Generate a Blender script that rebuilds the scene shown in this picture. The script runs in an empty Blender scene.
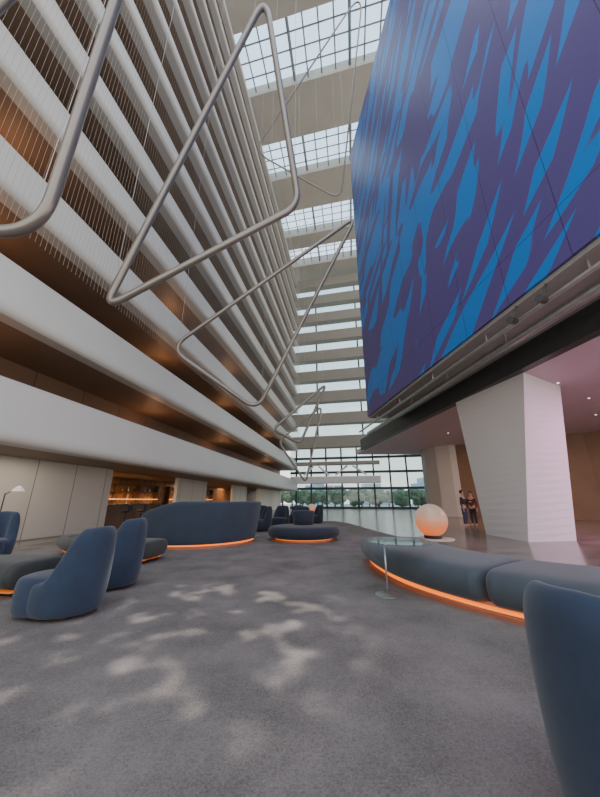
import bpy, bmesh, math, random
from mathutils import Vector, Matrix
random.seed(7)
C = bpy.context.scene.collection

# ------------------------------------------------------------ materials
def mat(name, col, rough=0.6, metal=0.0, emit=None, estr=0.0, var=0.08, scale=6.0, bump=0.0, bscale=200, sheen=0.0, spec=0.5):
    m = bpy.data.materials.new(name); m.use_nodes = True
    nt = m.node_tree; b = nt.nodes['Principled BSDF']
    tc = nt.nodes.new('ShaderNodeTexCoord')
    nz = nt.nodes.new('ShaderNodeTexNoise'); nz.inputs['Scale'].default_value = scale
    nz.inputs['Detail'].default_value = 3
    nt.links.new(tc.outputs['Object'], nz.inputs['Vector'])
    r = nt.nodes.new('ShaderNodeValToRGB')
    r.color_ramp.elements[0].position = 0.3; r.color_ramp.elements[1].position = 0.7
    r.color_ramp.elements[0].color = (*[max(0, c*(1-var)) for c in col], 1)
    r.color_ramp.elements[1].color = (*[min(1, c*(1+var)) for c in col], 1)
    nt.links.new(nz.outputs['Fac'], r.inputs['Fac'])
    nt.links.new(r.outputs['Color'], b.inputs['Base Color'])
    b.inputs['Roughness'].default_value = rough
    b.inputs['Metallic'].default_value = metal
    b.inputs['Specular IOR Level'].default_value = spec
    if sheen: b.inputs['Sheen Weight'].default_value = sheen
    if emit:
        b.inputs['Emission Color'].default_value = (*emit, 1)
        b.inputs['Emission Strength'].default_value = estr
    if bump:
        n2 = nt.nodes.new('ShaderNodeTexNoise'); n2.inputs['Scale'].default_value = bscale
        nt.links.new(tc.outputs['Object'], n2.inputs['Vector'])
        bp = nt.nodes.new('ShaderNodeBump'); bp.inputs['Strength'].default_value = bump
        bp.inputs['Distance'].default_value = 0.01
        nt.links.new(n2.outputs['Fac'], bp.inputs['Height'])
        nt.links.new(bp.outputs['Normal'], b.inputs['Normal'])
    return m

M_white = mat('white_plaster', (0.68, 0.65, 0.65), 0.55, var=0.02, scale=0.5)
M_band = mat('balcony_fascia', (0.50, 0.48, 0.445), 0.5, var=0.03, scale=0.5)
M_beam = mat('warm_grey_beam', (0.42, 0.39, 0.345), 0.5, var=0.04, scale=0.5)
M_bridge = mat('walkway_beige', (0.30, 0.28, 0.24), 0.5, var=0.04, scale=0.5)
M_panel = mat('pale_panel', (0.55, 0.51, 0.46), 0.5, var=0.04, scale=0.6)
M_wood = mat('brown_wood', (0.15, 0.085, 0.05), 0.5, var=0.3, scale=0.8)
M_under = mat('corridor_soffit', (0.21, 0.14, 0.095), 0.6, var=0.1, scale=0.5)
M_grey = mat('grey_soffit', (0.34, 0.33, 0.31), 0.5, var=0.05)
M_dark = mat('dark_fascia', (0.045, 0.048, 0.047), 0.4, var=0.1)
M_frame = mat('dark_window_frame', (0.035, 0.045, 0.045), 0.4)
M_lframe = mat('skylight_bar', (0.16, 0.19, 0.21), 0.4)
M_tube = mat('tube_satin', (0.25, 0.225, 0.20), 0.28, metal=0.45, var=0.03)
M_wire = mat('wire', (0.42, 0.40, 0.36), 0.4)
M_steel = mat('brushed_steel', (0.45, 0.45, 0.43), 0.35, metal=0.8)
M_blue = mat('blue_velvet', (0.018, 0.034, 0.070), 0.85, var=0.15, scale=6, bump=0.2, bscale=300, sheen=0.2)
M_sofa = mat('slate_blue_velvet', (0.028, 0.043, 0.070), 0.85, var=0.10, scale=3, bump=0.2, bscale=300, sheen=0.2)
M_navy = mat('navy_fabric', (0.014, 0.020, 0.036), 0.85, var=0.2, scale=14, sheen=0.15)
M_teal = mat('slate_fabric', (0.050, 0.065, 0.080), 0.8, var=0.10, scale=5, bump=0.2, bscale=300, sheen=0.2)
M_greyfab = mat('grey_fabric', (0.042, 0.046, 0.046), 0.8, var=0.12, scale=6, sheen=0.15)
M_black = mat('black_metal', (0.012, 0.012, 0.012), 0.4)
M_plinth = mat('plinth_laminate', (0.35, 0.26, 0.2), 0.6)
M_glow = mat('orange_glow', (0.9, 0.25, 0.04), 0.5, emit=(1.0, 0.19, 0.008), estr=1.6)
M_glowdim = mat('dim_orange_glow', (0.5, 0.15, 0.03), 0.5, emit=(1.0, 0.19, 0.008), estr=0.5)
M_shelfglow = mat('warm_shelf_glow', (1, 0.8, 0.5), 0.5, emit=(1.0, 0.50, 0.18), estr=1.6)
M_cool = mat('down_lamp', (1, 0.95, 0.9), 0.5, emit=(1.0, 0.85, 0.8), estr=3)
M_bar = mat('amber_backwall', (0.34, 0.17, 0.07), 0.5, var=0.45, scale=3)
M_bottle = mat('amber_glass', (0.45, 0.2, 0.05), 0.1, var=0.5, scale=5)
M_leaf = mat('foliage', (0.12, 0.17, 0.105), 0.8, var=0.4, scale=3)
M_bark = mat('bark', (0.09, 0.06, 0.04), 0.9)
M_ground = mat('outside_paving', (0.34, 0.36, 0.34), 0.8)
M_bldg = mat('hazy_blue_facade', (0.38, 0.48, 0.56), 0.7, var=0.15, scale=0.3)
M_tan = mat('tan_wall', (0.23, 0.14, 0.08), 0.55, var=0.1, scale=0.7)
M_ceilr = mat('pinkish_ceiling', (0.62, 0.49, 0.53), 0.5, var=0.03, scale=0.4)
M_skin = mat('skin', (0.55, 0.33, 0.24), 0.6)
M_hair = mat('dark_hair', (0.03, 0.02, 0.015), 0.7)
M_cloth1 = mat('dark_cloth', (0.03, 0.03, 0.035), 0.8)
M_cloth2 = mat('maroon_cloth', (0.12, 0.03, 0.03), 0.8)
M_cloth3 = mat('denim', (0.05, 0.06, 0.1), 0.8)

def glassmat(name, tint, fac):
    m = bpy.data.materials.new(name); m.use_nodes = True; nt = m.node_tree
    nt.nodes.clear()
    o = nt.nodes.new('ShaderNodeOutputMaterial'); mx = nt.nodes.new('ShaderNodeMixShader')
    t = nt.nodes.new('ShaderNodeBsdfTransparent'); t.inputs['Color'].default_value = (*tint, 1)
    g = nt.nodes.new('ShaderNodeBsdfGlossy'); g.inputs['Roughness'].default_value = 0.05
    mx.inputs['Fac'].default_value = fac
    nt.links.new(t.outputs[0], mx.inputs[1]); nt.links.new(g.outputs[0], mx.inputs[2])
    nt.links.new(mx.outputs[0], o.inputs['Surface'])
    return m
M_glass = glassmat('window_glass', (0.92, 0.98, 1.0), 0.06)
M_glass2 = glassmat('tinted_window_glass', (0.74, 0.84, 0.86), 0.06)
M_tglass = glassmat('table_glass', (0.70, 0.80, 0.80), 0.22)

# carpet
def carpet_mat():
    m = mat('carpet_pile', (0.12, 0.115, 0.115), 0.95, spec=0.1)
    nt = m.node_tree; b = nt.nodes['Principled BSDF']
    tc = nt.nodes.new('ShaderNodeTexCoord')
    mp = nt.nodes.new('ShaderNodeMapping'); mp.inputs['Rotation'].default_value = (0, 0, 0.785)
    nt.links.new(tc.outputs['Object'], mp.inputs['Vector'])
    ck = nt.nodes.new('ShaderNodeTexVoronoi'); ck.inputs['Scale'].default_value = 32
    ck.distance = 'CHEBYCHEV'; ck.inputs['Randomness'].default_value = 0.7
    nt.links.new(mp.outputs[0], ck.inputs['Vector'])
    n1 = nt.nodes.new('ShaderNodeTexNoise'); n1.inputs['Scale'].default_value = 1.2; n1.inputs['Detail'].default_value = 8; n1.inputs['Roughness'].default_value = 0.6
    nt.links.new(tc.outputs['Object'], n1.inputs['Vector'])
    n2 = nt.nodes.new('ShaderNodeTexNoise'); n2.inputs['Scale'].default_value = 80; n2.inputs['Detail'].default_value = 5
    nt.links.new(tc.outputs['Object'], n2.inputs['Vector'])
    a1 = nt.nodes.new('ShaderNodeMath'); a1.operation = 'MULTIPLY_ADD'; a1.inputs[1].default_value = 0.25
    nt.links.new(ck.outputs['Distance'], a1.inputs[0]); nt.links.new(n1.outputs['Fac'], a1.inputs[2])
    a2 = nt.nodes.new('ShaderNodeMath'); a2.operation = 'MULTIPLY_ADD'; a2.inputs[1].default_value = 0.85
    nt.links.new(n2.outputs['Fac'], a2.inputs[0]); nt.links.new(a1.outputs[0], a2.inputs[2])
    r = nt.nodes.new('ShaderNodeValToRGB')
    r.color_ramp.elements[0].position = 0.58; r.color_ramp.elements[0].color = (0.122, 0.108, 0.101, 1)
    r.color_ramp.elements[1].position = 0.92; r.color_ramp.elements[1].color = (0.250, 0.222, 0.206, 1)
    sc = nt.nodes.new('ShaderNodeMath'); sc.operation = 'MULTIPLY'; sc.inputs[1].default_value = 0.75
    nt.links.new(a2.outputs[0], sc.inputs[0])
    nt.links.new(sc.outputs[0], r.inputs['Fac'])
    nt.links.new(r.outputs['Color'], b.inputs['Base Color'])
    bp = nt.nodes.new('ShaderNodeBump'); bp.inputs['Strength'].default_value = 0.25; bp.inputs['Distance'].default_value = 0.01
    nt.links.new(a2.outputs[0], bp.inputs['Height']); nt.links.new(bp.outputs['Normal'], b.inputs['Normal'])
    return m
M_carpet = carpet_mat()

def terrazzo():
    m = mat('polished_stone', (0.33, 0.30, 0.26), 0.12)
    nt = m.node_tree; b = nt.nodes['Principled BSDF']
    tc = nt.nodes.new('ShaderNodeTexCoord')
    br = nt.nodes.new('ShaderNodeTexBrick'); br.offset = 0.0
    br.inputs['Scale'].default_value = 0.8; br.inputs['Mortar Size'].default_value = 0.006
    br.inputs['Color1'].default_value = (0.25, 0.225, 0.19, 1); br.inputs['Color2'].default_value = (0.14, 0.125, 0.105, 1)
    br.inputs['Mortar'].default_value = (0.10, 0.09, 0.08, 1)
    nt.links.new(tc.outputs['Object'], br.inputs['Vector'])
    nt.links.new(br.outputs['Color'], b.inputs['Base Color'])
    b.inputs['Roughness'].default_value = 0.19
    return m
M_stone = terrazzo()

# mural: generic blue / purple abstract streaks
def mural_mat():
    m = bpy.data.materials.new('mural_paint'); m.use_nodes = True
    nt = m.node_tree; b = nt.nodes['Principled BSDF']
    N = nt.nodes.new; L = nt.links.new
    tc = N('ShaderNodeTexCoord')
    sep = N('ShaderNodeSeparateXYZ'); L(tc.outputs['Object'], sep.inputs[0])
    cmb = N('ShaderNodeCombineXYZ')
    L(sep.outputs['Y'], cmb.inputs['X']); L(sep.outputs['Z'], cmb.inputs['Y'])
    wn = N('ShaderNodeTexNoise'); wn.inputs['Scale'].default_value = 0.07; wn.inputs['Detail'].default_value = 0.0
    L(cmb.outputs[0], wn.inputs['Vector'])
    sub = N('ShaderNodeVectorMath'); sub.operation = 'SUBTRACT'; sub.inputs[1].default_value = (0.5, 0.5, 0.5); L(wn.outputs['Color'], sub.inputs[0])
    scl = N('ShaderNodeVectorMath'); scl.operation = 'SCALE'; scl.inputs['Scale'].default_value = 9.0; L(sub.outputs[0], scl.inputs[0])
    add = N('ShaderNodeVectorMath'); add.operation = 'ADD'; L(cmb.outputs[0], add.inputs[0]); L(scl.outputs[0], add.inputs[1])
    fac = []
    for ang, sc, off in ((28, (0.12, 1.5, 1), 0.0), (58, (0.11, 1.4, 1), 7.3)):
        mr = N('ShaderNodeMapping'); mr.inputs['Rotation'].default_value = (0, 0, math.radians(ang)); mr.inputs['Location'].default_value = (off, off, off); L(add.outputs[0], mr.inputs['Vector'])
        ms = N('ShaderNodeMapping'); ms.inputs['Scale'].default_value = sc; L(mr.outputs[0], ms.inputs['Vector'])
        nz = N('ShaderNodeTexNoise'); nz.inputs['Scale'].default_value = 1.0; nz.inputs['Detail'].default_value = 0.3; L(ms.outputs[0], nz.inputs['Vector'])
        fac.append(nz)
    mxm = N('ShaderNodeMath'); mxm.operation = 'MAXIMUM'; L(fac[0].outputs['Fac'], mxm.inputs[0]); L(fac[1].outputs['Fac'], mxm.inputs[1])
    r = N('ShaderNodeValToRGB')
    r.color_ramp.elements[0].position = 0.547; r.color_ramp.elements[0].color = (0.008, 0.20, 0.64, 1)
    r.color_ramp.elements[1].position = 0.562; r.color_ramp.elements[1].color = (0.095, 0.070, 0.25, 1)
    L(mxm.outputs[0], r.inputs['Fac'])
    br = N('ShaderNodeTexBrick'); br.offset = 0
    br.inputs['Scale'].default_value = 1.0; br.inputs['Brick Width'].default_value = 2.0; br.inputs['Row Height'].default_value = 8.2
    br.inputs['Mortar Size'].default_value = 0.010
    br.inputs['Color1'].default_value = (1, 1, 1, 1); br.inputs['Color2'].default_value = (1, 1, 1, 1); br.inputs['Mortar'].default_value = (0.25, 0.25, 0.3, 1)
    L(cmb.outputs[0], br.inputs['Vector'])
    mx = N('ShaderNodeMix'); mx.data_type = 'RGBA'; mx.blend_type = 'MULTIPLY'; mx.inputs['Factor'].default_value = 1
    L(r.outputs['Color'], mx.inputs['A']); L(br.outputs['Color'], mx.inputs['B'])
    L(mx.outputs['Result'], b.inputs['Base Color'])
    b.inputs['Roughness'].default_value = 0.38
    return m
M_mural = mural_mat()

def seam_mat(name, c, w, h, dark, axis='Y'):
    m = mat(name, c, 0.5); nt = m.node_tree; b = nt.nodes['Principled BSDF']
    tc = nt.nodes.new('ShaderNodeTexCoord'); sep = nt.nodes.new('ShaderNodeSeparateXYZ'); nt.links.new(tc.outputs['Object'], sep.inputs[0])
    cmb = nt.nodes.new('ShaderNodeCombineXYZ')
    nt.links.new(sep.outputs[axis], cmb.inputs['X']); nt.links.new(sep.outputs['Z'], cmb.inputs['Y'])
    br = nt.nodes.new('ShaderNodeTexBrick'); br.offset = 0
    br.inputs['Scale'].default_value = 1.0; br.inputs['Brick Width'].default_value = w; br.inputs['Row Height'].default_value = h
    br.inputs['Mortar Size'].default_value = 0.02
    br.inputs['Color1'].default_value = (*c, 1); br.inputs['Color2'].default_value = (*[x*0.8 for x in c], 1); br.inputs['Mortar'].default_value = (*dark, 1)
    nt.links.new(cmb.outputs[0], br.inputs['Vector']); nt.links.new(br.outputs['Color'], b.inputs['Base Color'])
    return m
M_panelseam = seam_mat('pale_wall_panels', (0.68, 0.64, 0.57), 1.6, 2.7, (0.25, 0.23, 0.20))
M_doorwall = seam_mat('wood_corridor_wall', (0.21, 0.13, 0.085), 2.1, 3.05, (0.08, 0.045, 0.03))

# ------------------------------------------------------------ helpers
def meta(o, label=None, cat=None, group=None, kind=None):
    if label: o['label'] = label
    if cat: o['category'] = cat
    if group: o['group'] = group
    if kind: o['kind'] = kind
    return o
def empty(name, loc, label, cat, group=None, rz=0):
    e = bpy.data.objects.new(name, None); e.location = loc; e.rotation_euler[2] = rz; e.empty_display_size = 0.1
    C.objects.link(e); return meta(e, label, cat, group)
def mesh_obj(name, verts, faces, m, parent=None, smooth=False, sub=0, bevel=0, world=True, **k):
    if parent is not None and world:
        L = parent.location; verts = [(v[0]-L.x, v[1]-L.y, v[2]-L.z) for v in verts]
    me = bpy.data.meshes.new(name); me.from_pydata([tuple(v) for v in verts], [], faces)
    bm = bmesh.new(); bm.from_mesh(me); bmesh.ops.recalc_face_normals(bm, faces=bm.faces); bm.to_mesh(me); bm.free()
    ms = m if isinstance(m, list) else [m]
    for x in ms: me.materials.append(x)
    if smooth:
        for p in me.polygons: p.use_smooth = True
    o = bpy.data.objects.new(name, me); C.objects.link(o)
    if parent is not None: o.parent = parent
    if bevel:
        b = o.modifiers.new('b', 'BEVEL'); b.width = bevel; b.segments = 3
    if sub:
        s = o.modifiers.new('s', 'SUBSURF'); s.levels = sub; s.render_levels = sub
    return meta(o, **k)
def prism_vf(foot, z0, z1):
    n = len(foot); v = [(x, y, z0) for x, y in foot]+[(x, y, z1) for x, y in foot]
    f = [list(range(n)), list(range(2*n-1, n-1, -1))]+[[i, (i+1) % n, n+(i+1) % n, n+i] for i in range(n)]
    return v, f
def prism(name, foot, z0, z1, m, **k):
    v, f = prism_vf(foot, z0, z1); return mesh_obj(name, v, f, m, **k)
def join_vf(parts):
    V, F = [], []
    for v, f in parts:
        b = len(V); V += v; F += [[i+b for i in q] for q in f]
    return V, F
def bar_vf(a, b, r, n=6):
    a = Vector(a); b = Vector(b); d = (b-a).normalized()
    u = d.cross(Vector((0, 0, 1)) if abs(d.z) < 0.9 else Vector((1, 0, 0))).normalized(); w = d.cross(u)
    V = []
    for p in (a, b):
        for i in range(n):
            t = 2*math.pi*i/n; V.append(tuple(p+u*math.cos(t)*r+w*math.sin(t)*r))
    F = [[i, (i+1) % n, n+(i+1) % n, n+i] for i in range(n)]+[list(range(n)), list(range(2*n-1, n-1, -1))]
    return V, F
def lathe_vf(prof, cx=0, cy=0, n=32):
    V, F = [], []
    for r, z in prof:
        for i in range(n):
            t = 2*math.pi*i/n; V.append((cx+r*math.cos(t), cy+r*math.sin(t), z))
    for j in range(len(prof)-1):
        for i in range(n):
            F.append([j*n+i, j*n+(i+1) % n, (j+1)*n+(i+1) % n, (j+1)*n+i])
    F.append(list(range(n))); F.append([(len(prof)-1)*n+i for i in range(n)][::-1])
    return V, F

# frames
ld = Vector((0.158, 0.987)).normalized(); ln = Vector((ld.y, -ld.x))
def lp(s, o): return (-8.5+ld.x*s+ln.x*o, ld.y*s+ln.y*o)
def lrect(s0, s1, o0, o1): return [lp(s0, o0), lp(s1, o0), lp(s1, o1), lp(s0, o1)]
def bp_(Y, off): return (7.10-0.116*Y+off, Y)
def brect(y0, y1, o0, o1): return [bp_(y0, o0), bp_(y1, o0), bp_(y1, o1), bp_(y0, o1)]
cx = Vector((math.cos(math.radians(13)), -math.sin(math.radians(13)))); cn = Vector((-cx.y, cx.x))

# ------------------------------------------------------------ floor
prism('floor', [(-22, -6), (34, -6), (34, 52), (-22, 56)], -0.3, -0.012, M_stone, kind='structure')
prism('carpet', [(-9.5, -3), (5.1, -3), (4.9, 4.4), (4.5, 7), (4.0, 10), (3.3, 14.5), (2.8, 20), (2.2, 21.5), (-6.6, 22.5)], -0.011, 0.0, M_carpet,
      label='grey mottled wool carpet covering the lounge floor', cat='carpet')
prism('terrain', [(-60, 56.5), (80, 52.5), (80, 140), (-60, 140)], -0.6, -0.2, M_ground, label='pale paved plaza outside the glass wall', cat='ground')

# ------------------------------------------------------------ left wall balconies
NF = 13; Z0 = 2.6; DZ = 3.05
for k in range(NF):
    z = Z0+k*DZ
    prof = [(-2.6, 0.0), (-0.35, 0.0), (0.06, 0.0), (0.13, 0.03), (0.17, 0.10), (0.18, 0.20), (0.15, 0.36), (-0.17, 1.50), (-0.20, 1.60), (-0.25, 1.66), (-0.32, 1.68), (-0.39, 1.66), (-0.42, 1.60), (-0.42, 0.32), (-2.6, 0.32)]
    n = len(prof); V = []
    for s in (-5, 50.5):
        for o, h in prof:
            x, y = lp(s, o); V.append((x, y, z+h))
    F = [list(range(n)), list(range(2*n-1, n-1, -1))]+[[i, (i+1) % n, n+(i+1) % n, n+i] for i in range(n)]
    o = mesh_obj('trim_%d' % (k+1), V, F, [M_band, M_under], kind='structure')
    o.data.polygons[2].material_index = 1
    for p in o.data.polygons[4:14]: p.use_smooth = True
prism('wall_left', lrect(-5, 50.5, -2.9, -2.6), 2.6, 42, M_doorwall, kind='structure')
for i, (a, b) in enumerate([(-5, 14.6), (20.3, 24.5), (30, 34), (38, 50.5)]):
    prism('wall_left_ground_%s' % 'abcd'[i], lrect(a, b, -2.6, -2.4), -0.012, 2.6, M_panelseam, kind='structure')
prism('wall_left_recess', lrect(10, 50.5, -6.2, -6.0), -0.012, 2.62, M_bar, kind='structure')
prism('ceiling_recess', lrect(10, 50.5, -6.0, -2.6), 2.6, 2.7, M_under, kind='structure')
for k in range(3):
    for j in (1, 3, 5, 8):
        s = 2+j*4.5; x, y = lp(s, -1.5); z = Z0+(k+1)*DZ
        l = bpy.data.lights.new('corridor_light', 'POINT'); l.energy = 28; l.color = (1, 0.52, 0.26); l.shadow_soft_size = 0.3
        lo = bpy.data.objects.new('corridor_light', l); lo.location = (x, y, z-0.9); C.objects.link(lo)
# veil of wires
parts = []
for i in range(340):
    s = 1.5+i*0.14; x, y = lp(s, 0.6); parts.append(bar_vf((x, y, 7.6), (x, y, 41.6), 0.0038, 3))
V, F = join_vf(parts)
mesh_obj('wire_curtain', V, F, M_wire, label='fine pale wires hanging in front of the balconies', cat='wire curtain', kind='stuff')

# ------------------------------------------------------------ roof
def rp(Yw, c, dn=0):
    x, y = -9.5+0.16*Yw, Yw
    return (x+cx.x*c+cn.x*dn, y+cx.y*c+cn.y*dn)
solid = [(14.6, 17.3), (22, 26.8), (31.2, 36.2), (40.7, 43.4), (47.5, 54)]
for i, (a, b) in enumerate(solid):
    prism('ceiling' if i == 0 else 'ceiling_beam_%s' % 'abcde'[i], [rp(a, -4), rp(b, -4), rp(b, 34), rp(a, 34)], 41.7, 43.2, M_beam, kind='structure')
glz = [(17.3, 22), (26.8, 31.2), (36.2, 40.7), (43.4, 47.5)]
for i, (a, b) in enumerate(glz):
    parts = []
    for c in range(0, 24):
        p, q = rp(a, c*1.4), rp(b, c*1.4)
        parts.append(bar_vf((*p, 42.3), (*q, 42.3), 0.07 if c % 4 else 0.14, 4))
    for j in range(1, 4):
        Y = a+(b-a)*j/4; p, q = rp(Y, 0), rp(Y, 32); parts.append(bar_vf((*p, 42.3), (*q, 42.3), 0.07, 4))
    V, F = join_vf(parts); nb = len(F)
    v, f = prism_vf([rp(a, -1), rp(b, -1), rp(b, 33), rp(a, 33)], 42.5, 42.53)
    V, F = join_vf([(V, F), (v, f)])
    o = mesh_obj('window_%d' % (i+1), V, F, [M_lframe, M_glass], kind='structure')
    for p in o.data.polygons[nb:]: p.material_index = 1

# ------------------------------------------------------------ far wall
FO = Vector((-0.8, 50.5))
def fp(c, d=0): p = FO+cx*c+cn*d; return (p.x, p.y)
def frect(c0, c1, d0, d1): return [fp(c0, d0), fp(c1, d0), fp(c1, d1), fp(c0, d1)]
parts = []
for c in range(0, 12):
    parts.append(prism_vf(frect(c*2.4-0.12, c*2.4+0.12, 0.9, 1.15), 0, 9.4))
for c in (3.6, 10.8, 18):
    parts.append(prism_vf(frect(c-0.12, c+0.12, 0.9, 1.15), 9.4, 42))
for z in [0.2, 3.0, 5.4, 7.6]:
    parts.append(prism_vf(frect(-1, 27, 0.9, 1.1), z-0.18, z+0.18))
V, F = join_vf(parts); nb = len(F)
V, F = join_vf([(V, F), prism_vf(frect(-1, 27, 1.0, 1.03), 0, 42)])
o = mesh_obj('window_5', V, F, [M_frame, M_glass2], kind='structure')
for p in o.data.polygons[nb:]: p.material_index = 1
for k in range(9):
    z = 9.0+3.7*k
    prism('walkway_bridge', frect(-0.6, 26, -0.9, 0.5), z, z+1.85, M_bridge, label='pale horizontal walkway crossing the glass end wall', cat='walkway', group='pale walkways across the end wall', bevel=0.1)
prism('walkway_bridge', frect(-0.6, 13, -0.7, 0.5), 3.7, 4.7, M_white, label='low pale walkway over the glazed entrance', cat='walkway', group='pale walkways across the end wall', bevel=0.08)
prism('walkway_bridge', frect(-0.6, 13, -0.7, 0.5), 6.4, 6.9, M_bridge, label='low pale walkway over the glazed entrance', cat='walkway', group='pale walkways across the end wall', bevel=0.08)
for a, b in [((1.5, 4.9), (3.0, 6.25)), ((5.4, 4.9), (3.8, 6.25)), ((6.4, 4.9), (8.2, 6.25)), ((11, 4.9), (9.0, 6.25))]:
    p, q = fp(a[0], -0.3), fp(b[0], -0.3); V, F = bar_vf((*p, a[1]), (*q, b[1]), 0.13, 8)
    mesh_obj('diagonal_brace', V, F, M_white, label='pale diagonal steel brace between walkways', cat='brace', group='pale diagonal braces')

# outside trees
for i in range(30):
    row = i//10
    x = -6+(i % 10)*4.4+(2.2 if row == 1 else 0.8*row); y = 66+(i % 2)*2.0+row*8; h = random.uniform(3.2, 4.4)+0.4*row
    e = empty('tree', (x, y, -0.2), 'leafy green tree outside the glass wall', 'tree', 'trees outside')
    V, F = bar_vf((x, y, -0.2), (x, y, h*0.6), 0.15, 8); mesh_obj('trunk', V, F, M_bark, parent=e)
    bm = bmesh.new()
    for q in range(12):
        ctr = Vector((random.uniform(-1.1, 1.1), random.uniform(-0.7, 0.7), h*0.60+random.uniform(-0.9, 0.8)))
        r = bmesh.ops.create_icosphere(bm, subdivisions=2, radius=random.uniform(0.6, 1.05))
        for v in r['verts']:
            v.co = v.co*random.uniform(0.85, 1.12)+ctr
    me = bpy.data.meshes.new('crown'); bm.to_mesh(me); bm.free(); me.materials.append(M_leaf)
    o = bpy.data.objects.new('crown', me); C.objects.link(o); o.parent = e
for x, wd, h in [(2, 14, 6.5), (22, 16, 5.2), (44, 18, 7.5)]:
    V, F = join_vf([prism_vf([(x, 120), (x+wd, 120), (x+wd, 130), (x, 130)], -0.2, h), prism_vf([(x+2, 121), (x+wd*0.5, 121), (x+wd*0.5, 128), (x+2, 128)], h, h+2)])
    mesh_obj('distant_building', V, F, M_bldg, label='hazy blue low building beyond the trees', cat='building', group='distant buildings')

# ------------------------------------------------------------ right box
prism('wall_right', brect(-4, 21, 0.12, 20), 6.8, 31.9, M_grey, kind='structure')
mural = prism('wall_mural', brect(-4, 21.05, 0.0, 0.10), 6.75, 31.95, M_mural, label='large mural panel of blue and purple abstract streaks', cat='mural')
prism('ceiling_soffit', brect(-4, 21, 0.1, 2.3), 6.62, 6.8, M_grey, kind='structure')
prism('trim_14', brect(-4, 30, 2.16, 2.54), 5.8, 6.8, M_dark, kind='structure')
prism('ceiling_right', brect(-4, 33, 2.54, 26), 5.8, 6.2, M_ceilr, kind='structure')
for i, (off, z, r) in enumerate([(0.30, 6.30, 0.07), (0.95, 6.2, 0.11), (1.5, 6.4, 0.06)]):
    a, b = bp_(-3, off), bp_(24, off)
    e = empty('soffit_rail', (a[0], a[1], z), 'long brushed steel rail hung under the mural wall', 'rail', 'steel rails under the mural wall')
    V, F = bar_vf((*a, z), (*b, z), r, 10); mesh_obj('rail', V, F, M_steel, parent=e, smooth=True)
    for Y in [-1, 2.5, 6, 9.5, 13, 16.5, 20]:
        p = bp_(Y, off); V, F = bar_vf((*p, z), (*p, 6.63), 0.03, 8); mesh_obj('bracket', V, F, M_steel, parent=e)
for Y in [6.9, 7.9]:
    p = bp_(Y, -0.05); e = empty('spotlight', (p[0], p[1], 6.3), 'small dark track spotlight beside the steel rail', 'spotlight', 'track spotlights')
    V, F = bar_vf((p[0]-0.2, p[1]-0.1, 6.12), (p[0]+0.1, p[1]+0.1, 6.2), 0.1, 12); mesh_obj('lamp_head', V, F, M_dark, parent=e)
    V, F = bar_vf((p[0], p[1], 6.2), (p[0]+0.16, p[1], 6.62), 0.03, 8); mesh_obj('bracket', V, F, M_dark, parent=e)

# column
base = [(7.3, 11.0), (9.1, 11.3), (9.2, 13.6), (7.3, 13.4)]
top = [(8.35, 10.9), (10.9, 12.4), (10.2, 15.6), (7.6, 14.7)]
V = []; F = []; NL = 24
for j in range(NL+1):
    t = j/NL
    for (x0, y0), (x1, y1) in zip(base, top): V.append((x0+(x1-x0)*t, y0+(y1-y0)*t, -0.012+5.812*t))
for j in range(NL):
    for i in range(4): F.append([j*4+i, j*4+(i+1) % 4, (j+1)*4+(i+1) % 4, (j+1)*4+i])
F += [[0, 1, 2, 3], [NL*4+3, NL*4+2, NL*4+1, NL*4]]
o = mesh_obj('column', V, F, M_white, label='massive white tapering column widening toward the ceiling', cat='column')
def wallseg(name, a, b, z1, m, t=0.25, z0=-0.012):
    a = Vector(a); b = Vector(b); d = (b-a).normalized(); n = Vector((-d.y, d.x))*t
    prism(name, [tuple(a), tuple(b), tuple(b+n), tuple(a+n)], z0, z1, m, kind='structure')
prism('wall_right_pale', [(12.4, 32.4), (11.5, 30.2), (11.4, 29.0), (11.9, 27.8), (12.8, 27.1), (13.3, 27.0), (13.3, 32.4)], -0.012, 5.8, M_panel, kind='structure')
wallseg('wall_right_back', (13.3, 27.2), (20, 22.0), 5.8, M_tan)
wallseg('wall_right_side', (20, 22.0), (29, 12), 5.8, M_tan)
for (x, y) in [(10, 8), (12.5, 9), (10.5, 12), (13.5, 14), (11, 18), (14, 19), (10.5, 22), (13, 23), (16, 12), (16.5, 17)]:
    if 7.18-0.11*y+2.7 < x:
        V, F = lathe_vf([(0.03, 5.785), (0.042, 5.788), (0.042, 5.80)], x, y, 14)
        mesh_obj('downlight', V, F, M_cool, label='small round recessed ceiling downlight', cat='downlight', group='recessed downlights')
def area(name, loc, sx, sy, e, col, rot=(0, 0, 0)):
    l = bpy.data.lights.new(name, 'AREA'); l.shape = 'RECTANGLE'; l.size = sx; l.size_y = sy; l.energy = e; l.color = col
    o = bpy.data.objects.new(name, l); o.location = loc; o.rotation_euler = rot; C.objects.link(o); return o
area('lobby_ceiling_light', (13.5, 8.5, 5.7), 3, 3, 760, (1, 0.42, 0.86))
area('lobby_ceiling_light', (12.5, 20, 5.7), 6, 6, 300, (1, 0.70, 0.52))
area('bar_light', (*lp(17.4, -4.6), 2.5), 3.5, 1.5, 190, (1, 0.6, 0.3))
area('bar_light', (*lp(27.4, -4.6), 2.5), 3.5, 1.5, 130, (1, 0.6, 0.3))
area('bar_light', (*lp(36, -4.6), 2.5), 3, 1.5, 70, (1, 0.6, 0.3))
area('canopy_light', (*lp(6, -1.2), 2.55), 10, 1.2, 110, (1, 0.88, 0.72)).rotation_euler[2] = math.radians(81)

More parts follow.
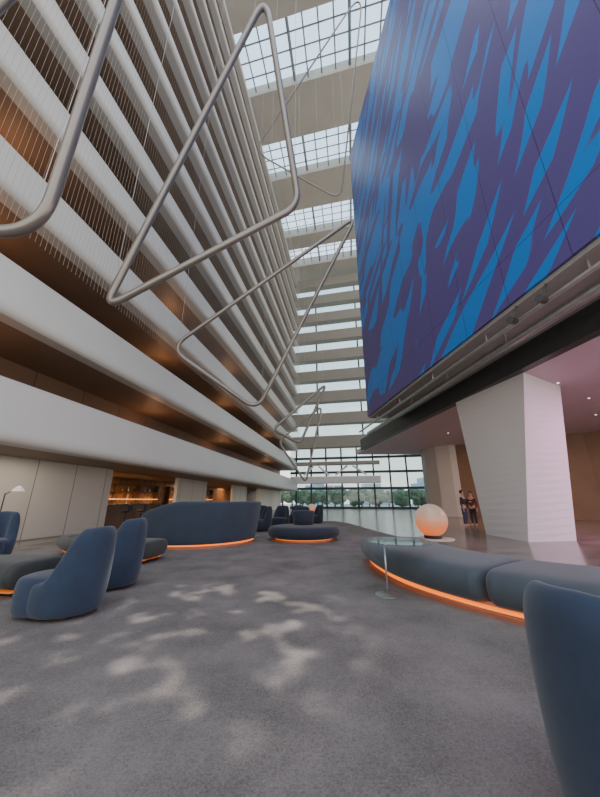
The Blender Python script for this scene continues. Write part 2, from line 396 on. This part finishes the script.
# ------------------------------------------------------------ bar
e = empty('bar_counter', (*lp(17.3, -3.6), 0), 'dark wood bar counter in the warm lit recess', 'bar counter')
prism('counter_body', lrect(15, 19.8, -3.8, -3.3), -0.012, 1.02, M_wood, parent=e)
prism('counter_top', lrect(14.9, 19.9, -3.9, -3.15), 1.02, 1.08, M_dark, parent=e)
for s0, s1 in [(15, 23.5), (25, 33)]:
    e = empty('back_shelf', (*lp((s0+s1)/2, -5.8), 0), 'amber lit back shelf holding bottles', 'shelf', 'lit back shelves')
    for z in (0.9, 1.35, 1.8, 2.25):
        prism('shelf_board', lrect(s0, s1, -5.98, -5.65), z-0.04, z, M_shelfglow if z == 1.35 else M_wood, parent=e)  # second board made to glow: warm bar light put into its material
    for s in (s0, (s0*3+s1)/4, (s0+s1)/2, (s0+s1*3)/4, s1):
        prism('shelf_side', lrect(s-0.03, s+0.03, -5.98, -5.66), 0, 2.3, M_wood, parent=e)
    for z in (0.9, 1.35, 1.8):
        for i in range(15):
            s = s0+0.3+i*(s1-s0-0.6)/14+random.uniform(-.03, .03)
            if min(abs(s-(s0+(s1-s0)*q/4)) for q in range(5)) < 0.12: continue
            x, y = lp(s, -5.8); h = random.uniform(0.24, 0.34)
            V, F = lathe_vf([(0.035, z), (0.055, z+0.02), (0.055, z+h*0.55), (0.018, z+h*0.75), (0.018, z+h)], x, y, 10)
            mesh_obj('bottle', V, F, [M_bottle, M_panel, M_cloth3, M_bottle][i % 4], label='slim liquor bottle on the lit shelf', cat='bottle', group='bottles on the back shelves')
for i in range(4):
    s = 15.6+i*1.15; x, y = lp(s, -2.2)
    e = empty('bar_stool', (x, y, 0), 'dark upholstered bar stool beside the counter', 'stool', 'bar stools')
    V, F = lathe_vf([(0.2, -0.012), (0.21, 0.01), (0.03, 0.03), (0.03, 0.70)], x, y, 16); mesh_obj('stool_base', V, F, M_black, parent=e)
    V, F = lathe_vf([(0.15, 0.70), (0.21, 0.72), (0.21, 0.78), (0.16, 0.81)], x, y, 16); mesh_obj('seat', V, F, M_navy, parent=e)
    prism('backrest', [(x+0.17, y-0.18), (x+0.22, y-0.18), (x+0.22, y+0.18), (x+0.17, y+0.18)], 0.78, 1.05, M_navy, parent=e, bevel=0.03)

# ------------------------------------------------------------ sculpture tubes
def rounded_loop(corners, rads, name, label, D, cables):
    pts = []
    n = len(corners); cs = [Vector(c) for c in corners]
    for i in range(n):
        p, a, b = cs[i], cs[i-1], cs[(i+1) % n]; r = rads[i]
        s = p+(a-p).normalized()*r; t = p+(b-p).normalized()*r
        for j in range(13):
            u = j/12; pts.append(s*(1-u)**2+p*2*u*(1-u)+t*u*u)
    base = min(cs, key=lambda c: c.z)
    e = empty(name, base, label, 'hanging sculpture', 'hanging looped tubes')
    m = len(pts); V = []; F = []; N = 12
    plane_n = (cs[1]-cs[0]).cross(cs[2]-cs[0]).normalized()
    for i, p in enumerate(pts):
        t = (pts[(i+1) % m]-pts[i-1]).normalized(); u = plane_n; w = t.cross(u).normalized()
        for k in range(N):
            a = 2*math.pi*k/N; V.append(tuple(p+(u*math.cos(a)+w*math.sin(a))*D/2))
    for i in range(m):
        for k in range(N):
            i2 = (i+1) % m; F.append([i*N+k, i*N+(k+1) % N, i2*N+(k+1) % N, i2*N+k])
    mesh_obj('tube', V, F, M_tube, parent=e, smooth=True)
    for c in cables:
        i = int(c*m) % m; p = pts[i]; V, F = bar_vf(p, (p.x, p.y, 41.6), 0.006, 4); mesh_obj('suspension_cable', V, F, M_wire, parent=e)
lab = 'satin tube bent into rounded triangular loop'
rounded_loop([(-1.76, 1.7, 9.4), (-2.61, 2.5, 3.74), (-4.9, 2.3, 4.0)], [0.8, 0.50, 0.5], 'looped_tube', lab+', above blue chairs', 0.125, [0.1, 0.5, 0.8])
rounded_loop([(-0.98, 5.0, 14.9), (-0.025, 6.0, 8.25), (-4.47, 6.2, 5.41)], [0.9, 0.45, 0.5], 'looped_tube', lab+', largest and lowest', 0.17, [0.02, 0.5, 0.85])
rounded_loop([(2.3, 10, 12.33), (-1.63, 11.5, 4.5), (-4.8, 10.5, 6.6)], [0.6, 0.6, 0.7], 'looped_tube', lab+', spanning the lounge', 0.15, [0.1, 0.4, 0.8])
rounded_loop([(1.7, 19, 8.4), (0.0, 19.5, 4.6), (-1.7, 19, 5.4)], [0.5, 0.4, 0.5], 'looped_tube', lab+', near end wall', 0.17, [0.1, 0.5])
rounded_loop([(1.9, 26, 9.0), (0.47, 26.5, 2.6), (-1.8, 26, 5.9)], [0.6, 0.5, 0.6], 'looped_tube', lab+', by end wall', 0.17, [0.1, 0.5])
rounded_loop([(4.4, 12, 35), (2.9, 17, 21.6), (-3.3, 16, 25)], [2.0, 1.0, 1.2], 'looped_tube', lab+', beneath the skylight', 0.11, [0.1, 0.5, 0.8])

# ------------------------------------------------------------ chairs
def chair_meshes():
    A = math.radians(122); NA = 30; V = []; F = []
    for i in range(NA+1):
        a = -A+2*A*i/NA; u = min(1, max(0, (math.degrees(abs(a))-48)/56)); w = 1-u*u*(3-2*u); H = 0.42+0.52*w-0.04*(abs(a)/A)
        ring = [(0.31, 0.02), (0.36, 0.07), (0.385, 0.35*H), (0.385, 0.75*H), (0.37, 0.93*H), (0.31, H), (0.24, 0.95*H), (0.205, 0.75*H), (0.20, 0.4*H), (0.20, 0.05)]
        for r, z in ring:
            c = max(0, math.cos(a))
            x = r*math.sin(a)*1.0; y = r*math.cos(a)*1.04+0.02*c*(z/0.94)**1.5
            V.append((x, y, z))
    n = 10
    for i in range(NA):
        for k in range(n):
            F.append([i*n+k, i*n+(k+1) % n, (i+1)*n+(k+1) % n, (i+1)*n+k])
    F.append(list(range(n))); F.append([NA*n+k for k in range(n)][::-1])
    S = []; G = []
    lv = [(0.80, 0.02), (1.0, 0.05), (1.01, 0.22), (1.0, 0.36), (0.94, 0.41), (0.6, 0.425)]
    m = 24
    for sc, z in lv:
        for i in range(m):
            t = 2*math.pi*i/m; ct, st = math.cos(t), math.sin(t)
            x = 0.325*sc*math.copysign(abs(ct)**0.7, ct); y = -0.14+0.37*sc*math.copysign(abs(st)**0.7, st)
            S.append((x, y, z))
    for j in range(len(lv)-1):
        for i in range(m):
            G.append([j*m+i, j*m+(i+1) % m, (j+1)*m+(i+1) % m, (j+1)*m+i])
    G.append(list(range(m))[::-1]); G.append([(len(lv)-1)*m+i for i in range(m)])
    return (V, F), (S, G)
(CV, CF), (SV, SG) = chair_meshes()
def chair(x, y, face, m, label, sc=1.0, group='upholstered lounge chairs'):
    e = empty('lounge_chair', (x, y, 0), label, 'chair', group, rz=math.radians(face+90)); e.scale = (sc, sc, sc)
    for nm, (v, f) in (('backrest', (CV, CF)), ('seat', (SV, SG))):
        mesh_obj(nm, v, f, m, parent=e, smooth=True, sub=2, world=False)
    v, f = lathe_vf([(0.2, 0.0), (0.2, 0.035)], 0, 0, 16); mesh_obj('base', v, f, M_black, parent=e, world=False)
    return e
chair(-2.74, 4.25, 178, M_blue, 'blue velvet lounge chair with high rounded back, beside the grey sofa', 1.03)
chair(-2.92, 5.45, 182, M_blue, 'blue velvet lounge chair turned away beside another chair', 1.07)
chair(-6.75, 7.5, 290, M_blue, 'blue lounge chair near the floor lamp', 1.1)
chair(1.37, 1.50, 20, M_blue, 'blue velvet lounge chair close beside the long bench', 1.0)
for (x, y, f) in [(-1.65, 14.6, 200), (-0.95, 16.6, 250), (-1.9, 17.3, 300), (0.1, 15.4, 90), (-0.2, 18.6, 120), (0.9, 19.3, 200)]:
    chair(x, y, f, M_navy, 'dark navy lounge chair in the distant seating group', 1.1)

# ------------------------------------------------------------ sweeps
def catmull(P, n):
    P = [Vector(p) for p in P]; P = [P[0]*2-P[1]]+P+[P[-1]*2-P[-2]]; out = []
    segs = len(P)-3
    for i in range(segs):
        for j in range(n):
            t = j/n; a, b, c, d = P[i:i+4]
            out.append(0.5*((2*b)+(c-a)*t+(2*a-5*b+4*c-d)*t*t+(3*b-a-3*c+d)*t**3))
    out.append(P[-2]); return out
def sweep_vf(pts, prof, round_end=0.12):
    V = []; F = []; m = len(pts)
    rows = []
    for i, p in enumerate(pts):
        d = (pts[min(i+1, m-1)]-pts[max(i-1, 0)]).normalized(); nn = Vector((d.y, -d.x)); t = i/(m-1)
        rows.append((p, d, nn, t, 1.0))
    p, d, nn, t, _ = rows[0]; rows = [(p, d, nn, t, 0.80)]+[(p+d*round_end*0.35, d, nn, t, 0.95)]+[(p+d*round_end, d, nn, t, 1.0)]+rows[1:]
    p, d, nn, t, _ = rows[-1]; rows = rows[:-1]+[(p-d*round_end, d, nn, t, 1.0), (p-d*round_end*0.35, d, nn, t, 0.95), (p, d, nn, t, 0.80)]
    for p, d, nn, t, s in rows:
        pr = prof(t); co = sum(a for a, b in pr)/len(pr); cz = sum(b for a, b in pr)/len(pr)
        for a, b in pr:
            a2 = co+(a-co)*s; b2 = cz+(b-cz)*s; q = p+nn*a2; V.append((q.x, q.y, b2))
    n = len(prof(0))
    for i in range(len(rows)-1):
        for k in range(n): F.append([i*n+k, i*n+(k+1) % n, (i+1)*n+(k+1) % n, (i+1)*n+k])
    F.append(list(range(n))); F.append([(len(rows)-1)*n+k for k in range(n)][::-1])
    return V, F
def cushion_prof(w, z0, z1, r=0.10):
    return lambda t: [(-w+r*1.4, z0), (0, z0), (w-r*1.4, z0), (w-0.02, z0+r), (w, z1-r), (w-r*1.2, z1), (w*0.4, z1+0.01), (-w*0.4, z1+0.01), (-w+r*1.2, z1), (-w, z1-r), (-w+0.02, z0+r)]
def rect_prof(w, z0, z1): return lambda t: [(-w, z0), (w, z0), (w, z1), (-w, z1)]
def bench(name, path, w, m, label, splits, h=0.43, gm=None):
    pts = catmull(path, 10); N = len(pts)-1
    e = empty(name, (pts[0].x, pts[0].y, 0), label, 'sofa')
    for a, b in zip(splits[:-1], splits[1:]):
        seg = pts[int(a*N):int(b*N)+1]; V, F = sweep_vf(seg, cushion_prof(w, 0.08, h)); mesh_obj('seat_cushion', V, F, m, parent=e, smooth=True, sub=2)
    V, F = sweep_vf(pts[1:-1], rect_prof(w-0.24, 0.0, 0.12), 0.05); mesh_obj('plinth', V, F, M_plinth if gm is M_glow else M_black, parent=e)
    V, F = sweep_vf(pts[1:-1], rect_prof(w-0.16, 0.055, 0.078), 0.03); mesh_obj('light_strip', V, F, gm, parent=e, label='glowing orange strip under the seat')
    return e
bench('curved_bench', [(2.07, 7.6), (2.03, 6.6), (2.18, 5.5), (2.66, 4.52), (3.36, 3.8), (4.4, 3.25)], 0.75, M_teal,
      'long curving slate-blue backless bench with orange underglow', [0, 0.60, 1.0], h=0.49, gm=M_glow)
bench('grey_bench', [(-3.75, 5.15), (-4.5, 5.25), (-5.4, 5.05), (-6.2, 4.6)], 0.5, M_greyfab, 'low grey curved bench with faint underglow beside blue chairs', [0, 0.5, 1.0], gm=M_glowdim)
bench('grey_bench', [(-3.1, 7.5), (-4.0, 7.7), (-5.0, 8.2), (-5.8, 9.0)], 0.5, M_greyfab, 'low slate bench curving toward the high-backed sofa', [0, 0.5, 1.0], gm=M_glowdim)
ctr = Vector((-3.45, 11.2)); R = 2.0
def arc(r, a0, a1, n): return [ctr+Vector((math.cos(math.radians(a0+(a1-a0)*i/n)), math.sin(math.radians(a0+(a1-a0)*i/n))))*r for i in range(n+1)]
e = empty('curved_sofa', (ctr.x, ctr.y-R, 0), 'slate blue high-backed curved sofa with orange underglow', 'sofa')
def backprof(t):
    H = 0.80+0.42*min(1, t*4.0)**0.7
    return [(-0.16, 0.10), (0.06, 0.09), (0.12, 0.13), (0.20, 0.55*H), (0.28, 0.95*H), (0.26, H), (0.17, H+0.01), (0.07, 0.97*H), (-0.03, 0.6*H), (-0.16, 0.4)]
V, F = sweep_vf(arc(R-0.1, -118, -2, 22), backprof, 0.06); mesh_obj('backrest', V, F, M_sofa, parent=e, smooth=True, sub=2)
V, F = sweep_vf(arc(R-0.72, -125, 12, 18), cushion_prof(0.42, 0.10, 0.44), 0.1); mesh_obj('seat_cushion', V, F, M_teal, parent=e, smooth=True, sub=2)
V, F = sweep_vf(arc(R-0.62, -118, -4, 18), rect_prof(0.50, 0.0, 0.10), 0.05); mesh_obj('plinth', V, F, M_plinth, parent=e)
V, F = sweep_vf(arc(R-0.56, -118, -4, 18), rect_prof(0.53, 0.065, 0.088), 0.03); mesh_obj('light_strip', V, F, M_glow, parent=e, label='glowing orange strip under the seat')
e = empty('round_ottoman', (0.12, 11.5, 0), 'dark round ottoman with central back and orange underglow', 'ottoman')
V, F = lathe_vf([(1.05, 0.09), (1.12, 0.11), (1.19, 0.2), (1.20, 0.34), (1.12, 0.42), (0.9, 0.45), (0.2, 0.45)], 0.12, 11.5, 40); mesh_obj('seat', V, F, M_navy, parent=e, smooth=True)
V, F = lathe_vf([(0.9, 0.0), (0.9, 0.11)], 0.12, 11.5, 32); mesh_obj('plinth', V, F, M_plinth, parent=e)
V, F = lathe_vf([(0.98, 0.065), (0.98, 0.088)], 0.12, 11.5, 32); mesh_obj('light_strip', V, F, M_glow, parent=e, label='glowing orange strip under the seat')
V, F = lathe_vf([(0.34, 0.43), (0.36, 0.6), (0.40, 0.86), (0.36, 0.91), (0.1, 0.92)], 0.12, 11.9, 24); mesh_obj('backrest', V, F, M_navy, parent=e, smooth=True)

# ------------------------------------------------------------ tables and lamps
def side_table(x, y, tx, ty, h, r, label):
    e = empty('side_table', (x, y, 0), label, 'table')
    V, F = lathe_vf([(r-0.01, h), (r, h+0.005), (r, h+0.015), (r-0.01, h+0.02)], tx, ty, 40); mesh_obj('tabletop', V, F, M_tglass, parent=e, label='round clear glass tabletop')
    V, F = bar_vf((x, y, 0.01), (x, y, h), 0.014, 12); mesh_obj('pole', V, F, M_steel, parent=e, smooth=True)
    V, F = lathe_vf([(0.17, 0.0), (0.17, 0.012), (0.03, 0.02)], x, y, 28); mesh_obj('base', V, F, M_steel, parent=e)
side_table(1.22, 5.0, 1.48, 5.1, 0.66, 0.46, 'round glass side table with thin steel pole beside the long bench')
side_table(-3.75, 6.3, -3.85, 6.4, 0.62, 0.40, 'round glass side table between chairs and grey bench')
def globe_mat():
    m = mat('globe_glow', (0.22, 0.15, 0.11), 0.35); nt = m.node_tree; b = nt.nodes['Principled BSDF']
    tc = nt.nodes.new('ShaderNodeTexCoord'); sp = nt.nodes.new('ShaderNodeSeparateXYZ'); nt.links.new(tc.outputs['Generated'], sp.inputs[0])
    nz = nt.nodes.new('ShaderNodeTexVoronoi'); nz.inputs['Scale'].default_value = 9; nt.links.new(tc.outputs['Generated'], nz.inputs['Vector'])
    ad = nt.nodes.new('ShaderNodeMath'); ad.operation = 'MULTIPLY_ADD'; ad.inputs[1].default_value = 0.5
    nt.links.new(nz.outputs['Distance'], ad.inputs[0]); nt.links.new(sp.outputs['Z'], ad.inputs[2])
    r = nt.nodes.new('ShaderNodeValToRGB'); r.color_ramp.elements[0].position = 0.50; r.color_ramp.elements[0].color = (1, 0.17, 0.015, 1)
    r.color_ramp.elements[1].position = 0.95; r.color_ramp.elements[1].color = (0.40, 0.29, 0.22, 1)
    nt.links.new(ad.outputs[0], r.inputs['Fac']); nt.links.new(r.outputs['Color'], b.inputs['Emission Color'])
    b.inputs['Emission Strength'].default_value = 0.85; return m
GM = globe_mat()
def sphere_vf(c, r, n=32, m=18):
    prof = [(r*math.sin(math.pi*j/m)+0.0005, c[2]-r*math.cos(math.pi*j/m)) for j in range(m+1)]
    return lathe_vf(prof, c[0], c[1], n)
e = empty('globe_lamp', (3.15, 8.1, 0), 'glowing orange and white globe lamp behind the bench', 'lamp')
V, F = sphere_vf((3.15, 8.1, 0.80), 0.37); mesh_obj('lamp_shade', V, F, GM, parent=e, smooth=True)
V, F = lathe_vf([(0.18, 0.40), (0.20, 0.42), (0.20, 0.47)], 3.15, 8.1, 28); mesh_obj('base', V, F, M_black, parent=e)
e = empty('low_table', (3.2, 8.15, 0), 'low round pale table under the globe lamp', 'table')
V, F = lathe_vf([(0.42, 0.36), (0.44, 0.37), (0.44, 0.395), (0.42, 0.40)], 3.2, 8.15, 32); mesh_obj('tabletop', V, F, M_panel, parent=e)
V, F = lathe_vf([(0.30, 0.0), (0.30, 0.02), (0.05, 0.04), (0.05, 0.36)], 3.2, 8.15, 24); mesh_obj('base', V, F, M_steel, parent=e)
e = empty('globe_lamp', (0.75, 21.2, 0), 'small glowing globe lamp far down the lounge', 'lamp')
V, F = sphere_vf((0.75, 21.2, 0.75), 0.3); mesh_obj('lamp_shade', V, F, GM, parent=e, smooth=True)
V, F = lathe_vf([(0.2, -0.0), (0.2, 0.02), (0.05, 0.05), (0.05, 0.47)], 0.75, 21.2, 20); mesh_obj('base', V, F, M_black, parent=e)
e = empty('floor_lamp', (-8.6, 9.6, 0), 'slim black floor lamp with small pale conical shade', 'lamp')
V, F = lathe_vf([(0.16, 0), (0.16, 0.02), (0.03, 0.03)], -8.6, 9.6, 20); mesh_obj('base', V, F, M_black, parent=e)
V, F = bar_vf((-8.6, 9.6, 0.02), (-8.6, 9.6, 1.45), 0.016, 8); mesh_obj('pole', V, F, M_black, parent=e)
V, F = bar_vf((-8.6, 9.6, 1.42), (-8.25, 9.6, 1.62), 0.012, 8); mesh_obj('arm', V, F, M_black, parent=e)
V, F = lathe_vf([(0.17, 1.50), (0.08, 1.62), (0.03, 1.66)], -8.25, 9.6, 20); mesh_obj('lamp_shade', V, F, M_white, parent=e)

# ------------------------------------------------------------ people
def skin_obj(name, pts, edges, m, parent):
    me = bpy.data.meshes.new(name); me.from_pydata([p[:3] for p in pts], edges, []); me.materials.append(m)
    o = bpy.data.objects.new(name, me); C.objects.link(o); o.parent = parent
    md = o.modifiers.new('sk', 'SKIN'); md.use_smooth_shade = True
    if not me.skin_vertices: me.skin_vertices.new()
    for i, p in enumerate(pts):
        sv = me.skin_vertices[0].data[i]; sv.radius = (p[3], p[4] if len(p) > 4 else p[3]); sv.use_root = (i == 0)
    s = o.modifiers.new('ss', 'SUBSURF'); s.levels = 2; s.render_levels = 2
    return o
def person(x, y, rz, label, top, bottom, h=1.0, arm=0.0):
    e = empty('person', (x, y, -0.012), label, 'person', rz=rz); e.scale = (h, h, h)
    P = [(0, 0, .95, .14, .10), (0, 0, 1.15, .125, .09), (0, 0, 1.36, .16, .10), (0, 0, 1.48, .06, .06), (0, -.01, 1.55, .05, .055), (0, -.015, 1.65, .075, .09), (0, -.01, 1.73, .06, .075)]
    E = [(0, 1), (1, 2), (2, 3), (3, 4), (4, 5), (5, 6)]
    for sgn in (-1, 1):
        b = len(P)
        P += [(sgn*.09, 0, .86, .085), (sgn*.10, -.01, .48, .055), (sgn*.11, .02, .09, .038), (sgn*.12, -.13, .035, .035)]
        E += [(0, b), (b, b+1), (b+1, b+2), (b+2, b+3)]
        b = len(P)
        if sgn == 1 and arm: w = [(.19, 0, 1.40, .05), (.24, -.04, 1.12, .04), (.16, -.26, 1.20, .028), (.13, -.33, 1.23, .03)]
        else: w = [(sgn*.19, 0, 1.40, .05), (sgn*.25, 0.01, 1.12, .038), (sgn*.25, -.06, .88, .026), (sgn*.25, -.08, .80, .03)]
        P += w; E += [(2, b), (b, b+1), (b+1, b+2), (b+2, b+3)]
        hb = b+3; hx, hy, hz = w[3][:3]
        for q in range(4):
            P.append((hx+(q-1.5)*.006, hy-.01+(q-1.5)*.018, hz-.075-.008*(q in (1, 2)), .008)); E.append((hb, len(P)-1))
        P.append((hx, hy-.055, hz-.03, .009)); E.append((hb, len(P)-1))
    skin_obj('body', P, E, M_skin, e)
    S = [(0, 0, .92, .155, .115), (0, 0, 1.15, .14, .105), (0, 0, 1.37, .17, .115), (0, 0, 1.46, .08, .08)]; SE = [(0, 1), (1, 2), (2, 3)]
    for sgn in (-1, 1):
        b = len(S)
        if sgn == 1 and arm: w = [(.19, 0, 1.40, .062), (.24, -.04, 1.12, .052), (.17, -.23, 1.19, .04)]
        else: w = [(sgn*.19, 0, 1.40, .062), (sgn*.25, 0.01, 1.12, .05), (sgn*.25, -.05, .92, .038)]
        S += w; SE += [(2, b), (b, b+1), (b+1, b+2)]
    skin_obj('shirt', S, SE, top, e)
    S = [(0, 0, .96, .15, .115)]; SE = []
    for sgn in (-1, 1):
        b = len(S); S += [(sgn*.09, 0, .84, .10), (sgn*.10, -.01, .48, .072), (sgn*.11, .02, .10, .055)]; SE += [(0, b), (b, b+1), (b+1, b+2)]
    skin_obj('trousers', S, SE, bottom, e)
    V, F = sphere_vf((0, .02, 1.70), .105, 16, 10); V = [(a*.85, b if b > -.05 else -.05, c) for a, b, c in V]
    mesh_obj('hair', V, F, M_hair, parent=e, smooth=True, world=False)
    for nm, c, r, mm in (('eye', (-.03, -.098, 1.655), .01, M_black), ('eye', (.03, -.098, 1.655), .01, M_black), ('nose', (0, -.108, 1.63), .013, M_skin), ('mouth', (0, -.095, 1.597), .014, M_cloth2)):
        V, F = sphere_vf(c, r, 8, 6); mesh_obj(nm, V, F, mm, parent=e, world=False)
    for sgn in (-1, 1):
        V, F = sphere_vf((sgn*.08, 0, 1.65), .022, 8, 6); mesh_obj('ear', V, F, M_skin, parent=e, world=False)
person(8.55, 17.4, math.radians(40), 'person in dark clothes standing and holding something up', M_cloth1, M_cloth3, 1.0, arm=1)
person(9.15, 17.7, math.radians(-50), 'person in maroon top and dark trousers standing', M_cloth2, M_cloth1, 0.97)

# ------------------------------------------------------------ light
w = bpy.data.worlds.new('World'); bpy.context.scene.world = w; w.use_nodes = True
nt = w.node_tree; bg = nt.nodes['Background']
tc = nt.nodes.new('ShaderNodeTexCoord'); sp = nt.nodes.new('ShaderNodeSeparateXYZ'); nt.links.new(tc.outputs['Generated'], sp.inputs[0])
r = nt.nodes.new('ShaderNodeValToRGB'); r.color_ramp.elements[0].position = 0.0; r.color_ramp.elements[0].color = (0.95, 0.88, 0.79, 1)
r.color_ramp.elements[1].position = 0.85; r.color_ramp.elements[1].color = (0.72, 0.84, 1.0, 1)
nt.links.new(sp.outputs['Z'], r.inputs['Fac']); nt.links.new(r.outputs['Color'], bg.inputs['Color'])
bg.inputs['Strength'].default_value = 2.5
# daylight scattered through the skylight bars onto the carpet (a lamp with a cloudy pattern)
l = bpy.data.lights.new('daylight_patch', 'SPOT'); l.energy = 14000; l.spot_size = math.radians(17); l.spot_blend = 0.7; l.shadow_soft_size = 0.05; l.color = (1, 0.93, 0.86)
l.use_nodes = True; lt = l.node_tree; em = lt.nodes.get('Emission')
tc = lt.nodes.new('ShaderNodeTexCoord'); mp = lt.nodes.new('ShaderNodeMapping'); mp.inputs['Location'].default_value = (0.37, 0.1, 0)
lt.links.new(tc.outputs['Normal'], mp.inputs['Vector'])
nz = lt.nodes.new('ShaderNodeTexNoise'); nz.inputs['Scale'].default_value = 34; nz.inputs['Detail'].default_value = 2
lt.links.new(mp.outputs[0], nz.inputs['Vector'])
rr = lt.nodes.new('ShaderNodeValToRGB'); rr.color_ramp.elements[0].position = 0.54; rr.color_ramp.elements[0].color = (0, 0, 0, 1); rr.color_ramp.elements[1].position = 0.68
lt.links.new(nz.outputs['Fac'], rr.inputs['Fac']); lt.links.new(rr.outputs['Color'], em.inputs['Color'])
o = bpy.data.objects.new('daylight_patch', l); o.location = (2.2, 9, 14); C.objects.link(o)
d = Vector((-1.3, 3.8, 0))-o.location; o.rotation_euler = d.to_track_quat('-Z', 'Y').to_euler()

# ------------------------------------------------------------ camera
cam = bpy.data.cameras.new('camera'); co = bpy.data.objects.new('camera', cam); C.objects.link(co)
cam.sensor_fit = 'VERTICAL'; cam.sensor_height = 36; cam.lens = 315/797*36; cam.clip_end = 500; cam.clip_start = 0.05
co.location = (0, 0, 1.25); co.rotation_euler = (math.radians(90+17.94), 0, 0)
bpy.context.scene.camera = co
